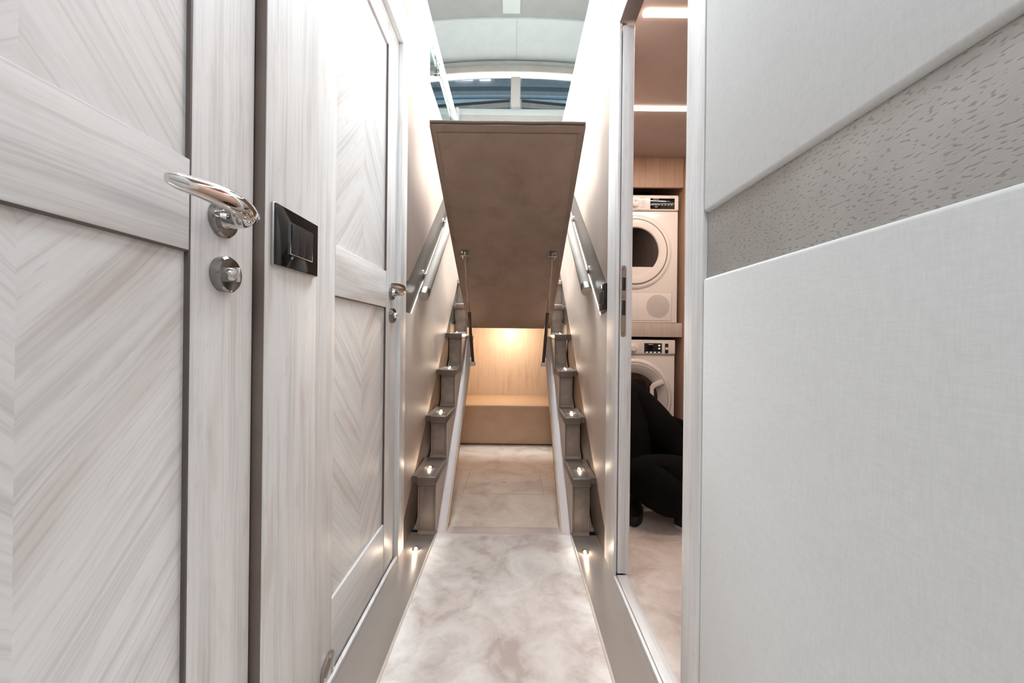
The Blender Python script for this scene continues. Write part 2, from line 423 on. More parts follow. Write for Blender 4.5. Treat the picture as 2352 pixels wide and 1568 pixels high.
def panel_door(nm, lab, y0, y1, p0, p1, yc, mz, bz, tz, wu, wd, ly):
    d = sthing(nm, lab, (DX, y0, 0))
    X0 = DX-.040
    box('stile', W_V, X0, DX, p1+.0045, y1, .008, 1.96, d)
    box('stile', W_V, X0, DX, y0, p0-.0006, .008, 1.96, d)
    box('stile_edge_shade', DARK_EDGE, PXX-.002, DX-.0008, p1+.0012, p1+.0046, .012, 1.95, d, 0)  # dark strip painting the shadow line between stile and panel
    box('top_rail', W_H, X0, DX, p0, p1+.0012, tz, 1.96, d)
    box('middle_rail', W_H, X0, DX, p0, p1+.0012, mz[0], mz[1], d)
    box('bottom_rail', W_H, X0, DX, p0, p1+.0012, .008, bz, d)
    box('rail_edge_shade', DARK_EDGE, X0, DX-.0012, p0, p1, mz[0]-.0022, mz[0]+.0005, d, 0)  # dark strip painting the shade under the middle rail
    box('upper_chevron_panel', wu, X0+.004, PXX, p0, p1+.002, mz[1]-.002, tz+.002, d, 0)
    box('lower_chevron_panel', wd, X0+.004, PXX, p0, p1+.002, bz-.002, mz[0]+.002, d, 0)
    lever_set(d, ly, 1.026 if ly < 1 else 1.008)
    return d
panel_door('door_1', 'nearest bleached oak door on the left with chevron panels', .045, .679, .179, .545, .362, (.967, 1.091), .19, 1.87, W_U1, W_D1, .606)
panel_door('door_2', 'farther bleached oak door on the left, beyond the black switch', .872, 1.512, .9945, 1.390, 1.194, (.951, 1.077), .192, 1.868, W_U2, W_D2, 1.447)

# door stopper disc
t = thing('door_catch', 'small round steel door catch low on the farther left door', 'door catch', (DX, .972, .04))
bm = BM(); lathe(bm, (DX, .972, .040), (1, 0, 0), [(0, .036), (.004, .036), (.006, .033)], 36); obj('plate', bm, STEEL, t)
for a in (80, 200, 320):
    bm = BM(); lathe(bm, (DX+.006, .972+.026*math.cos(math.radians(a)), .040+.026*math.sin(math.radians(a))), (1, 0, 0), [(0, .0045), (.001, .004), (.0015, .002)], 12)
    obj('screw', bm, CHROME, t)

# ------------------------------------------------------------------ switches
t = thing('light_switch', 'black glass three-rocker light switch on the oak post beside the near left door', 'light switch', (LX, .778, 1.03), 'black light switches')
box('surround', STEEL, LX, LX+.006, .7015, .8545, .975, 1.087, t, .0015)
box('cover_plate', BLKGL, LX+.004, LX+.0095, .7030, .8530, .9765, 1.0855, t, .0012)
bm = BM(); y0, y1, z0, z1 = .745, .823, 1.004, 1.060
for a in ((y0, y1, z0-.002, z0), (y0, y1, z1, z1+.002), (y0-.002, y0, z0-.002, z1+.002), (y1, y1+.002, z0-.002, z1+.002)):
    bx(bm, LX+.008, LX+.0125, a[0], a[1], a[2], a[3])
obj('silver_trim', bm, CHROME, t)
for i in range(3):
    ya = y0+.002+i*.0247
    bm = BM(); prism(bm, [(LX+.009, z0+.001), (LX+.013, z0+.001), (LX+.0165, z1-.001), (LX+.009, z1-.001)], 'y', ya, ya+.0238, .0008)
    obj('rocker', bm, BLKPL, t)
t = thing('light_switch', 'black switch at the foot of the right handrail recess', 'light switch', (RX, 1.62, 1.01), 'black light switches')
box('cover_plate', BLKGL, RX-.005, RX+.006, 1.563, 1.668, .962, 1.068, t, .0012)
bm = BM(); y0, y1, z0, z1 = 1.590, 1.650, .990, 1.040
for a in ((y0, y1, z0-.001, z0), (y0, y1, z1, z1+.001), (y0-.001, y0, z0-.001, z1+.001), (y1, y1+.001, z0-.001, z1+.001)):
    bx(bm, RX-.0065, RX-.004, a[0], a[1], a[2], a[3])
obj('silver_trim', bm, NICKEL, t)
box('rocker', BLKPL, RX-.009, RX-.004, 1.5915, 1.6485, .991, 1.039, t, .001)

# ------------------------------------------------------------------ pocket door
t = sthing('door_3', 'sliding oak door drawn back into the right wall, edge showing')
t.location = (.39, 1.45, 0); t['_o'] = (.39, 1.45, 0)
box('leaf', W_V, .376, .417, 1.404, 1.74, .022, 1.955, t, .0015)
bm = BM()
n = 14; W = .0088; ZT, ZB = 1.108, .857
pts = [(.3865+W*math.cos(PI*i/n), ZT-W+W*math.sin(PI*i/n)) for i in range(n+1)]+[(.3865+W*math.cos(PI+PI*i/n), ZB+W+W*math.sin(PI+PI*i/n)) for i in range(n+1)]
prism(bm, pts, 'y', 1.4015, 1.4045); lp = obj('lock_plate', bm, STEEL, t)
for z0, z1 in ((1.020, 1.065), (.933, .985)):
    box('lock_slot', BLKPL, .3800, .3930, 1.3995, 1.4030, z0, z1, t, .0006)
    bm = BM()
    for a in ((.3790, .3802), (.3928, .3940)): bx(bm, a[0], a[1], 1.3985, 1.403, z0-.001, z1+.001)
    bx(bm, .379, .394, 1.3985, 1.403, z0-.0012, z0); bx(bm, .379, .394, 1.3985, 1.403, z1, z1+.0012)
    obj('slot_rim', bm, STEEL, t)
for z in (1.094, .998, .870):
    bm = BM(); lathe(bm, (.3865, 1.402, z), (0, -1, 0), [(0, .0042), (.001, .0040), (.0012, .0022), (.0006, .0010)], 14); obj('screw', bm, NICKEL, t)
# sill
bm = BM(); bx(bm, .3635, .372, .847, 1.404, -.012, .016, .001); bx(bm, .374, .410, .847, 1.404, -.012, .018, .001)
bx(bm, .370, .376, .847, 1.404, -.012, .010)
struct(obj('trim_5', bm, W_H, org=(.385, 1.1, 0)), 'bleached oak threshold of the laundry doorway')

# ------------------------------------------------------------------ stair flights
NOSE = [1.692+.266*i for i in range(10)]
HT = [.252+.207*i for i in range(10)]
ORD = ['lowest', 'second', 'third', 'fourth', 'fifth', 'sixth', 'seventh', 'eighth', 'ninth', 'tenth']
def flight(side):
    if side == 'left': xi, xo, pi_ = -.325, -.4295, -.285
    else: xi, xo, pi_ = .261, .3625, .221
    s = 1 if xi < 0 else -1
    a, b = min(xi, xo), max(xi, xo)
    t = thing('stair_flight', 'narrow %s flight of taupe leather steps beside the raised hatch' % side, 'stairs', ((xi+xo)/2, 1.72, 0), 'narrow stair flights')
    ri = xi; ro = xo+s*.026
    for i in range(5):
        z1 = HT[i]; z0 = 0.004 if i == 0 else HT[i-1]
        yf = NOSE[i]+.018; ylast = i == 4
        r0, r1 = min(ri, ro), max(ri, ro)
        # tread
        bm = BM(); ye = NOSE[i+1]+.017 if i < 3 else (NOSE[4]+.017 if i == 3 else 2.863)
        ta, tb = (a+.024, b+.002) if s > 0 else (a-.002, b-.024)
        bx(bm, ta, tb, NOSE[i], ye, z1-.036, z1, .005, 3)
        if i < 4:
            wx = (a, a+.026) if s > 0 else (b-.026, b)
            bx(bm, wx[0], wx[1], NOSE[i]+.02, ye, z1-.03, z1-.002)
        obj('tread', bm, TREAD, t)
        # riser with cove
        bm = BM(); bx(bm, r0, r1, yf, yf+.02, z0, z1-.034, .002)
        n = 6; rr = .016
        cv = [(yf+.001, z0)]+[(yf-rr+rr*math.sin(PI/2*k/n)+.001, z0+rr-rr*math.cos(PI/2*k/n)) for k in range(n+1)]
        prism(bm, [(yf+.002, z0+.0005), (yf-rr, z0+.0005)]+cv[1:]+[(yf+.002, z0+rr)], 'x', r0+.002, r1-.002)
        r = obj('riser', bm, RISER, t)
        bm = BM(); zz = z0+.02
        while zz < z1-.045:
            for X in (r0+.009, r1-.009): bx(bm, X-.0008, X+.0008, yf-.0008, yf+.0005, zz, zz+.0038)
            zz += .006
        obj('stitching', bm, STITCH, r)['kind'] = 'stuff'
        g0, g1 = (a, r0) if s > 0 else (r1, b)
        bm = BM(); bx(bm, g0, g1, yf+.200, yf+.208, z0, z1-.032); obj('gap_shade_board', bm, SKIRT, t)  # dark board added to give the shaded gap between riser and wall
        bm = BM()
        for X in (r0+.0035, r1-.0035): sweep(bm, [(X, yf, z0+.004), (X, yf, z1-.036)], .0028, 8)
        obj('piping', bm, RISER, r)
    # side panel following the steps (polygon in y,z)
    pts = [(NOSE[0]+.02, .004)]
    for i in range(4):
        pts += [(NOSE[i]+.02, HT[i]-.035), (NOSE[i+1]+.02, HT[i]-.035)]
    pts += [(NOSE[4]+.02, HT[4]-.035), (2.863, HT[4]-.035), (2.863, .862), (1.775, .004)]
    bm = BM(); prism(bm, pts, 'x', xi-s*.010, xi+s*.0015); obj('side_panel', bm, SIDEP, t)
    # slanted plank the hatch closes on
    bm = BM(); prism(bm, [(1.728, .004), (2.80, .857), (2.80, .815), (1.782, .004)], 'x', xi+s*.0025, pi_)
    pl = obj('sloping_ledge', bm, PLANK, t)
    bm = BM(); prism(bm, [(1.730, .003), (2.80, .855), (2.80, .800), (1.800, .003)], 'x', pi_+s*.0005, pi_+s*.007); obj('ledge_edge', bm, RAWWOOD, pl)
    return t
flight('left'); flight('right')
# full width upper flight behind the hatch
t = thing('upper_stairs', 'taupe upper steps rising behind the raised hatch to the deck', 'stairs', (-.03, 2.80, 0))
for i in range(4, 9):
    ys = 2.880 if i == 4 else NOSE[i]
    bm = BM(); bx(bm, -.4295, .3625, ys, NOSE[i]+.282, HT[i]-.034, HT[i], .005); obj('tread', bm, WHITE if False else STRIPF, t)
    bm = BM(); bx(bm, -.4285, .3615, max(NOSE[i]+.018, 2.885), max(NOSE[i]+.04, 2.905), HT[i-1] if i > 4 else .965, HT[i]-.033, .001); r = obj('riser', bm, RISER, t)
    bm = BM(); zz = HT[i-1]+.01
    while zz < HT[i]-.045:
        for X in (-.395, .330): bx(bm, X-.0008, X+.0008, NOSE[i]+.0172, NOSE[i]+.019, zz, zz+.0038)
        zz += .006
    obj('stitching', bm, STITCH, r)['kind'] = 'stuff'

# small hooded lights
def step_light(x, y, z, rot, label, k):
    t = thing('step_light', label, 'step light', (x, y, z), 'hooded step lights')
    bm = BM(); lathe(bm, (x, y, z), (0, 0, 1), [(0, .0150), (.0015, .0150), (.0022, .0135)], 28); obj('bezel', bm, STEEL, t)
    bm = bmesh.new()   # half dome hood, open towards the viewer and the wall
    n, m_ = 14, 7
    def P(i, j, R):
        a = rot+PI*1.02*(i/n-.5); e = PI/2*j/m_
        return Vector((x+R*math.cos(a)*math.cos(e), y+R*math.sin(a)*math.cos(e), z+.0018+R*.62*math.sin(e)))
    G = [[[bm.verts.new(P(i, j, R)) for j in range(m_+1)] for i in range(n+1)] for R in (.0128, .0115)]
    for g in G:
        for i in range(n):
            for j in range(m_): bm.faces.new((g[i][j], g[i+1][j], g[i+1][j+1], g[i][j+1]))
    for i in (0, n):
        for j in range(m_): bm.faces.new((G[0][i][j], G[0][i][j+1], G[1][i][j+1], G[1][i][j]))
    bmesh.ops.remove_doubles(bm, verts=bm.verts, dist=1e-5); bmesh.ops.recalc_face_normals(bm, faces=bm.faces)
    obj('hood', bm, NICKEL, t)
    bm = BM(); lathe(bm, (x-.001*math.cos(rot), y-.001*math.sin(rot), z+.0018), (0, 0, 1), [(0, .0045), (.0035, .0042), (.0045, .002)], 16); obj('led', bm, LEDS, t)
    o = point('light_step', (x-.006*math.cos(rot), y-.006*math.sin(rot), z+.010), .2*k, (1, .80, .60), .003)
for side, x, s in (('left', -.372, -1), ('right', .306, 1)):
    for i in range(4):
        # hood opens towards the wall and slightly to the front
        a = math.atan2(1, -s*1.0)
        step_light(x, NOSE[i]+.125, HT[i], a, 'hooded light on the %s step of the %s flight' % (ORD[i], side), 1)
step_light(-.378, 1.585, .004, math.atan2(1, .3), 'hooded light set in the left floor strip before the stairs', 1.2)
step_light(.292, 1.575, .004, math.atan2(1, -.3), 'hooded light set in the right floor strip before the stairs', 1.2)

# ------------------------------------------------------------------ handrails
def handrail(side):
    s = 1 if side == 'left' else -1
    wallx = (LX-.0055) if side == 'left' else (RX+.0055)
    X = wallx+s*.036
    if side == 'left': p0 = Vector((X, 1.762, 1.025))
    else: p0 = Vector((X, 1.812, 1.062))
    d = Vector((0, 1, .775)).normalized(); L = 1.65
    t = thing('handrail', 'leather-covered %s handrail with steel end cap in slanted wall recess' % side, 'handrail', p0, 'stair handrails')
    bm = BM(); cyl(bm, p0+d*.045, p0+d*L, .0232, 32); obj('grip', bm, LEATHR, t)
    bm = BM(); lathe(bm, p0, d, [(0, .0225), (.0015, .0242), (.008, .0246), (.0085, .0238), (.0095, .0246), (.048, .0246), (.049, .022)], 36); obj('end_cap', bm, STEEL, t)
    for k in (.20, .86, 1.50):
        q = p0+d*k
        bm = BM(); cyl(bm, (wallx, q.y, q.z), (X, q.y, q.z), .0085, 18)
        lathe(bm, (wallx, q.y, q.z), (s, 0, 0), [(0, .024), (.003, .024), (.005, .021), (.007, .012)], 28)
        obj('bracket', bm, CHROME, t)
handrail('left'); handrail('right')

# ------------------------------------------------------------------ raised hatch
HB = Vector((-.03, 2.84, .912)); HTp = Vector((-.03, 1.494, 1.640))
t = thing('stair_hatch', 'raised stair hatch with brown suede underside held open by gas struts', 'hatch', HB)
d = (HTp-HB); L = d.length; d.normalize(); nrm = Vector((0, -d.z, d.y)).normalized()
if nrm.z < 0: nrm = -nrm
nrm = -nrm if nrm.y < 0 else nrm      # towards the back side of the hatch
if nrm.z < 0 and False: pass
def hp(x, a, b): return HB+Vector((x, 0, 0))+d*a+nrm*b
def hbox(bm, x0, x1, a0, a1, b0, b1, bev=0):
    r = bmesh.ops.create_cube(bm, size=1)['verts']
    for v in r:
        v.co = hp((x0+x1)/2+v.co.x*(x1-x0), (a0+a1)/2+v.co.y*(a1-a0), (b0+b1)/2+v.co.z*(b1-b0))
    if bev: bmesh.ops.bevel(bm, geom=list({e for v in r for e in v.link_edges}), offset=bev, segments=3, profile=.5, affect='EDGES')
Wh = .291
bm = BM(); hbox(bm, -Wh+.018, Wh-.018, .004, L-.03, .000, .012, .003); obj('underside', bm, HATCHM, t)
bm = BM(); hbox(bm, -Wh, Wh, 0, L, .004, .018, .003); obj('frame_board', bm, HATCHM, t)
bm = BM(); sweep(bm, [hp(-Wh-.002+.0585*i*2*(Wh+.002)/.585, L+.002, .0185+.0010*math.sin(i*1.7)) for i in range(11)], .0080, 14); obj('carpet_roll', bm, HATCHR, t)
for i in range(3):   # carpeted steps on the far face
    a1 = L-.01-i*.335; a0 = a1-.335
    up_ = math.atan2(.207, .266)
    bm = BM()
    q = [(a1, .018), (a1, .020), (a1-.335*.42, .018+.335*.43), (a0, .018)]
    A = [bm.verts.new(hp(-Wh+.01, p, b)) for p, b in q]; B = [bm.verts.new(hp(Wh-.01, p, b)) for p, b in q]
    bm.faces.new(A); bm.faces.new(list(reversed(B)))
    for k in range(4): bm.faces.new((A[k], B[k], B[(k+1) % 4], A[(k+1) % 4]))
    bmesh.ops.recalc_face_normals(bm, faces=bm.faces)
    obj('carpeted_step', bm, CARPET, t)
# gas struts
for lab, x, xl, xb in (('left', -.262, -.262, -.277), ('right', .203, .198, .213)):
    U0 = hp(x+.03, .531*L, -.020); L0 = Vector((xl, 2.60, .682))
    t = thing('gas_strut', '%s gas strut between the hatch underside and sloping ledge' % lab, 'gas strut', L0, 'hatch gas struts')
    dv = (U0-L0); LL = dv.length
    bm = BM(); cyl(bm, L0, L0+dv*.52, .0105, 20, .002); obj('cylinder', bm, STRUTC, t)
    bm = BM(); cyl(bm, L0+dv*.51, U0, .0048, 14); obj('rod', bm, STRUTR, t)
    bm = BM(); hbox(bm, x+.03-.017, x+.03+.017, .531*L-.024, .531*L+.020, -.003, 0, .001)
    hbox(bm, x+.03-.013, x+.03-.009, .531*L-.02, .531*L+.01, -.028, -.001); hbox(bm, x+.03+.009, x+.03+.013, .531*L-.02, .531*L+.01, -.028, -.001)
    c = hp(x+.03, .531*L, -.020); cyl(bm, c-Vector((.022, 0, 0)), c+Vector((.022, 0, 0)), .0042, 12)
    obj('upper_bracket', bm, NICKEL, t)
    bm = BM(); bx(bm, xl-.017, xl+.017, 2.583, 2.612, .660, .688, .002); bx(bm, min(xl, xb)-.001, max(xl, xb)+.001, 2.59, 2.606, .664, .684)
    obj('lower_bracket', bm, PLANK, t)
    bm = BM(); bx(bm, xb-.002, xb+.002, 2.57, 2.62, .648, .715, .001); obj('ledge_bracket', bm, CHROME, t)

# ------------------------------------------------------------------ compartment under the stairs
struct(box('floor', CARPET_IN, -.44, .40, 1.775, 3.72, -.012, .001, bev=0), 'carpeted floor of the lit compartment under the stairs')
struct(box('wall_compartment_back', COMPW, -.46, .42, 3.69, 3.72, 0, .945, bev=0), 'pale back wall of the compartment')
struct(box('wall_compartment_left', COMP, -.46, -.415, 2.95, 3.70, 0, .945, bev=0), 'left wall of the compartment')
struct(box('wall_compartment_right', COMP, .375, .42, 2.95, 3.70, 0, .945, bev=0), 'right wall of the compartment')
struct(box('ceiling', COMP, -.413, .373, 2.90, 3.688, .935, .955, bev=0), 'ceiling of the compartment')
for nm, x0, x1 in (('left', -.4285, -.4225), ('right', .3555, .3615)):
    bm = BM(); prism(bm, [(1.80, .002), (2.948, .002), (2.948, .86), (2.86, .86), (1.80, .012)], 'x', x0, x1)
    struct(obj('wall_compartment_%s' % nm, bm, COMP, org=(x0, 2.4, 0)), 'triangular %s cheek of the compartment under the steps' % nm)
t = thing('storage_bench', 'low tan box bench across the back of the compartment', 'bench', (-.03, 3.13, 0))
bm = BM(); bx(bm, -.412, .372, 3.13, 3.145, .012, .300, .002); obj('front', bm, BENCHM, t)
bm = BM(); bx(bm, -.412, .372, 3.125, 3.688, .300, .312, .002); obj('top', bm, COMP, t)
bm = BM(); bx(bm, -.412, .372, 3.138, 3.155, .0012, .014); obj('plinth', bm, DARK_EDGE, t)
t = thing('access_panel', 'rectangular carpeted access panel in the compartment floor', 'floor hatch', (-.045, 2.37, .001))
bm = BM(); bx(bm, -.262, .174, 2.160, 2.548, .0012, .0030, .0008); obj('panel', bm, CARPET_IN, t)
bm = BM()
for a in ((-.2655, .1775, 2.1565, 2.160), (-.2655, .1775, 2.548, 2.5515), (-.2655, -.262, 2.16, 2.548), (.174, .1775, 2.16, 2.548)): bx(bm, a[0], a[1], a[2], a[3], .0012, .0018)
obj('seam', bm, BENCHM, t)
bm = BM(); lathe(bm, (-.043, 2.325, .003), (0, 0, 1), [(0, .013), (.001, .013), (.0012, .006)], 20); obj('finger_ring', bm, BENCHM, t)
t = thing('compartment_light', 'round downlight in the ceiling of the compartment', 'ceiling light', (-.03, 3.42, .93))
bm = BM(); lathe(bm, (-.03, 3.42, .935), (0, 0, -1), [(0, .035), (.004, .035), (.006, .028)], 28); obj('bezel', bm, STEEL, t)
bm = BM(); lathe(bm, (-.03, 3.42, .930), (0, 0, -1), [(0, .025), (.003, .024)], 28); obj('lens', bm, LEDW, t)

# ------------------------------------------------------------------ corridor ceiling lights, the rear one an added fill
for nm, y0, y1, lab in (('a', .90, 1.34, 'flush white ceiling light over the far doors'), ('b', -1.23, -.17, 'flush white ceiling light added behind the viewer to fill the near walls')):
    t = thing('ceiling_light', lab, 'ceiling light', (-.03, (y0+y1)/2, 2.11))
    bm = BM(); bx(bm, -.20, .14, y0, y1, 2.098, 2.11, .002); obj('frame', bm, WHITE, t)
    bm = BM(); bx(bm, -.185, .125, y0+.015, y1-.015, 2.094, 2.099); obj('diffuser', bm, LEDC, t)

# ------------------------------------------------------------------ laundry room
struct(box('floor', CARPET_L, .4105, 1.42, .50, 3.3, -.012, .006, bev=0), 'brushed beige carpet of the laundry room')
struct(box('ceiling', LCEIL, .42, 1.42, .50, 3.3, 2.053, 2.10, bev=0), 'taupe laundry room ceiling')
struct(box('wall_laundry_right', W_SHELF, 1.40, 1.44, .50, 3.3, 0, 2.06, bev=0), 'oak right wall of the laundry room')
struct(box('wall_laundry_front', SIDEP, .46, 1.42, .46, .50, 0, 2.06, bev=0), 'near wall of the laundry room')
struct(box('wall_laundry_back', DARK, .42, 1.42, 3.28, 3.32, 0, 2.06, bev=0), 'dark wall behind the appliances')
LED_LAB = ['warm LED strip across the laundry ceiling, nearer the doorway', 'warm LED strip across the laundry ceiling, nearer the dryer']
for i, yy in enumerate((1.467, 2.077)):
    t = thing('ceiling_light', LED_LAB[i], 'ceiling light', (.9, yy, 2.053), 'laundry LED strips')
    bm = BM(); bx(bm, .47, 1.38, yy-.015, yy+.015, 2.046, 2.0535); obj('diffuser', bm, LEDW, t)
cb = thing('appliance_cabinet', 'tall oak housing around the stacked laundry machines', 'cabinet', (.8, 2.64, 0))
box('fascia', W_WARM, .462, 1.118, 2.640, 2.66, 1.853, 2.052, cb, .001)
box('side_panel', W_WARM, 1.120, 1.142, 2.625, 3.27, .006, 2.052, cb, .001)
box('side_panel', W_WARM, .462, .48, 2.66, 3.27, .006, 1.852, cb, .001)
box('filler_panel', W_WARM, 1.142, 1.398, 2.625, 2.645, .006, 2.052, cb, .001)
box('shelf', W_SHELF, .481, 1.119, 2.640, 3.27, .862, .955, cb, .001)
def ring(bm, cx, yf, cz, prof, n=64): lathe(bm, (cx, yf, cz), (0, -1, 0), prof, n)
def annulus(bm, cx, yf, cz, prof, n=72):
    """closed profile (t, r) revolved about -y"""
    V = [[bm.verts.new((cx+r*math.cos(2*PI*i/n), yf-t_, cz+r*math.sin(2*PI*i/n))) for t_, r in prof] for i in range(n)]
    m_ = len(prof)
    for i in range(n):
        for j in range(m_):
            bm.faces.new((V[i][j], V[(i+1) % n][j], V[(i+1) % n][(j+1) % m_], V[i][(j+1) % m_]))
    bmesh.ops.recalc_face_normals(bm, faces=bm.faces)
# dryer
DY = 2.66
dr = thing('tumble_dryer', 'white tumble dryer on the oak shelf above the washing machine', 'tumble dryer', (.8, DY, .957))
bm = BM(); bx(bm, .504, 1.092, DY, DY+.56, .957, 1.700, .006); obj('body', bm, APPL, dr)
bm = BM(); bx(bm, .504, 1.092, DY-.012, DY+.56, 1.702, 1.806, .010, 4); cp = obj('control_panel', bm, APPL, dr)
bm = BM(); bx(bm, .901, 1.063, DY-.0135, DY-.010, 1.712, 1.783, .001); ds = obj('display', bm, BLKGL, dr)
bm = BM()
bx(bm, .905, 1.060, DY-.0142, DY-.0132, 1.7475, 1.7490)
for k in range(7): bx(bm, .911+.021*k, .923+.021*k, DY-.0142, DY-.0132, 1.738, 1.741)
for k in range(4): bx(bm, .920+.010*k, .926+.010*k, DY-.0142, DY-.0132, 1.776, 1.7785)
bx(bm, .931, .950, DY-.0142, DY-.0132, 1.725, 1.7275)
obj('display_marks', bm, DISP, ds)['kind'] = 'stuff'
bm = BM()
for k in range(7): bx(bm, .832+.004*(k % 3), .868, DY-.0127, DY-.0117, 1.7845-.0105*k, 1.7865-.0105*k)
bx(bm, 1.028, 1.060, DY-.0127, DY-.0117, 1.7895, 1.7915); bx(bm, .80, .835, DY-.0127, DY-.0117, 1.7055, 1.7075)
obj('printed_legend', bm, PRINT, dr)['kind'] = 'stuff'
bm = BM(); ring(bm, .800, DY-.012, 1.746, [(0, .031), (.004, .031), (.006, .028), (.006, .024), (.016, .0225), (.018, .019)]); kn = obj('programme_dial', bm, APPL, dr)
bm = BM(); bx(bm, .799, .801, DY-.0318, DY-.029, 1.752, 1.765); obj('dial_mark', bm, BLKPL, kn)
cx, cz = .800, 1.428
bm = BM(); annulus(bm, cx, DY, cz, [(-.001, .249), (.004, .249), (.010, .240), (.012, .232), (.012, .220), (-.001, .220)]); obj('door_surround', bm, APPL, dr)
bm = BM(); annulus(bm, cx, DY, cz, [(0, .2165), (.012, .2165), (.018, .211), (.020, .19), (.017, .165), (.010, .158), (0, .158)]); do = obj('door', bm, APPLG if False else APPL, dr)
bm = BM(); annulus(bm, cx, DY, cz, [(.010, .2195), (.014, .2195), (.014, .2165), (.010, .2165)]); obj('door_seam', bm, DARK_EDGE, do)
# glass cut flat along its lower edge
bm = BM(); pts = []; R = .159
a0 = math.asin(-.103/R)
n = 48
for i in range(n+1):
    a = a0+(PI-2*a0)*i/n; pts.append((cx+R*math.cos(a), cz+R*math.sin(a)))
prism(bm, pts, 'y', DY-.0125, DY-.009); obj('door_glass', bm, glass('dryer_glass', (.32, .25, .22), .10), do)
bm = BM(); pts2 = [(cx+.17*math.cos(PI+PI*i/16), cz+.17*math.sin(PI+PI*i/16)) for i in range(17)]
pts2 = [p for p in pts2 if p[1] < cz-.100]; x_ = math.sqrt(.17**2-.103**2)
prism(bm, [(cx-x_, cz-.103)]+pts2+[(cx+x_, cz-.103)], 'y', DY-.016, DY-.004); obj('door_chin', bm, APPL, do)
bm = BM(); ring(bm, cx, DY-.003, cz, [(0, .158), (.0005, .158)]); obj('drum_dark', bm, BLKPL, do)
bm = BM()
for r_ in (.128, .100, .078): annulus(bm, cx-.012, DY-.003, cz-.035+(.128-r_)*.1, [(0, r_), (.004, r_), (.005, r_-.007), (.004, r_-.013), (0, r_-.013)], 56)
obj('drum_rings', bm, DRUM, do)
bm = BM(); bx(bm, .57, 1.052, DY-.0022, DY+.001, .972, 1.158, .001); fl = obj('filter_flap', bm, APPL, dr)
bm = BM()
for a in ((.57, 1.052, 1.158, 1.1590), (1.052, 1.0528, .972, 1.159), (.57, 1.052, .971, .972), (.826, .8265, .972, 1.158)): bx(bm, a[0], a[1], DY-.0026, DY, a[2], a[3])
obj('flap_seam', bm, PRINT, fl)
bm = BM(); vx, vz = .963, 1.066
for k in range(1, 13):
    r_ = .0062*k; m_ = max(6, int(round(k*5.2)))
    for j in range(m_):
        a = 2*PI*j/m_; c = (vx+r_*math.cos(a), DY-.0028, vz+r_*math.sin(a))
        vs = [bm.verts.new((c[0]+.0021*math.cos(q*PI/3), c[1], c[2]+.0021*math.sin(q*PI/3))) for q in range(6)]; bm.faces.new(vs)
g = obj('vent_holes', bm, BLKPL, fl); g['kind'] = 'stuff'
# washing machine
wm = thing('washing_machine', 'white washing machine on the laundry floor below the dryer', 'washing machine', (.8, DY, .006))
bm = BM(); bx(bm, .504, 1.080, DY, DY+.56, .010, .742, .006); obj('body', bm, APPL, wm)
bm = BM(); bx(bm, .504, 1.080, DY-.010, DY+.56, .744, .843, .009, 4); obj('control_panel', bm, APPL, wm)
bm = BM(); bx(bm, .872, .989, DY-.0115, DY-.008, .754, .820, .001); ds = obj('display', bm, BLKGL, wm)
bm = BM()
for k in range(4): bx(bm, .881+.027*k, .897+.027*k, DY-.0125, DY-.0112, .757, .763)
for z in (.780, .800): bx(bm, .965, .978, DY-.0125, DY-.0112, z, z+.010)
bx(bm, .90, .93, DY-.0125, DY-.0112, .810, .812)
obj('display_marks', bm, DISP, ds)['kind'] = 'stuff'
bm = BM(); bx(bm, 1.010, 1.032, DY-.0115, DY-.008, .754, .818, .001); b = obj('button_strip', bm, BLKGL, wm)
bm = BM(); bx(bm, 1.012, 1.030, DY-.0135, DY-.011, .777, .793, .001); obj('button', bm, APPL, b)
bm = BM()
for k in range(5): bx(bm, .836, .857, DY-.0107, DY-.0097, .812-.014*k, .8135-.014*k)
bx(bm, 1.052, 1.070, DY-.0107, DY-.0097, .752, .7535)
obj('printed_legend', bm, PRINT, wm)['kind'] = 'stuff'
bm = BM(); ring(bm, .797, DY-.010, .786, [(0, .035), (.003, .035), (.004, .033), (.004, .024), (.018, .022), (.022, .017)]); obj('programme_dial', bm, APPL, wm)
cx, cz = .797, .452
bm = BM(); annulus(bm, cx, DY, cz, [(-.001, .268), (.006, .262), (.013, .250), (.012, .240), (-.001, .240)]); obj('door_surround', bm, APPL, wm)
bm = BM(); annulus(bm, cx, DY, cz, [(0, .237), (.016, .237), (.023, .230), (.020, .205), (.004, .172), (-.0005, .168)]); do = obj('door', bm, APPLG, wm)
bm = BM(); ring(bm, cx, DY-.001, cz, [(0, .170), (.001, .170), (.006, .12), (.008, .05)]); obj('door_glass', bm, DGLASS, do)
bm = BM(); prism(bm, [(cx+.205, cz+.105), (cx+.190, cz+.130), (cx+.128, cz+.105), (cx+.110, cz+.080), (cx+.110, cz-.08), (cx+.128, cz-.105), (cx+.190, cz-.13), (cx+.205, cz-.105), (cx+.145, cz-.078), (cx+.134, cz-.065), (cx+.134, cz+.065), (cx+.145, cz+.078)], 'y', DY-.036, DY-.016, .003)
obj('door_grip', bm, APPL, do)

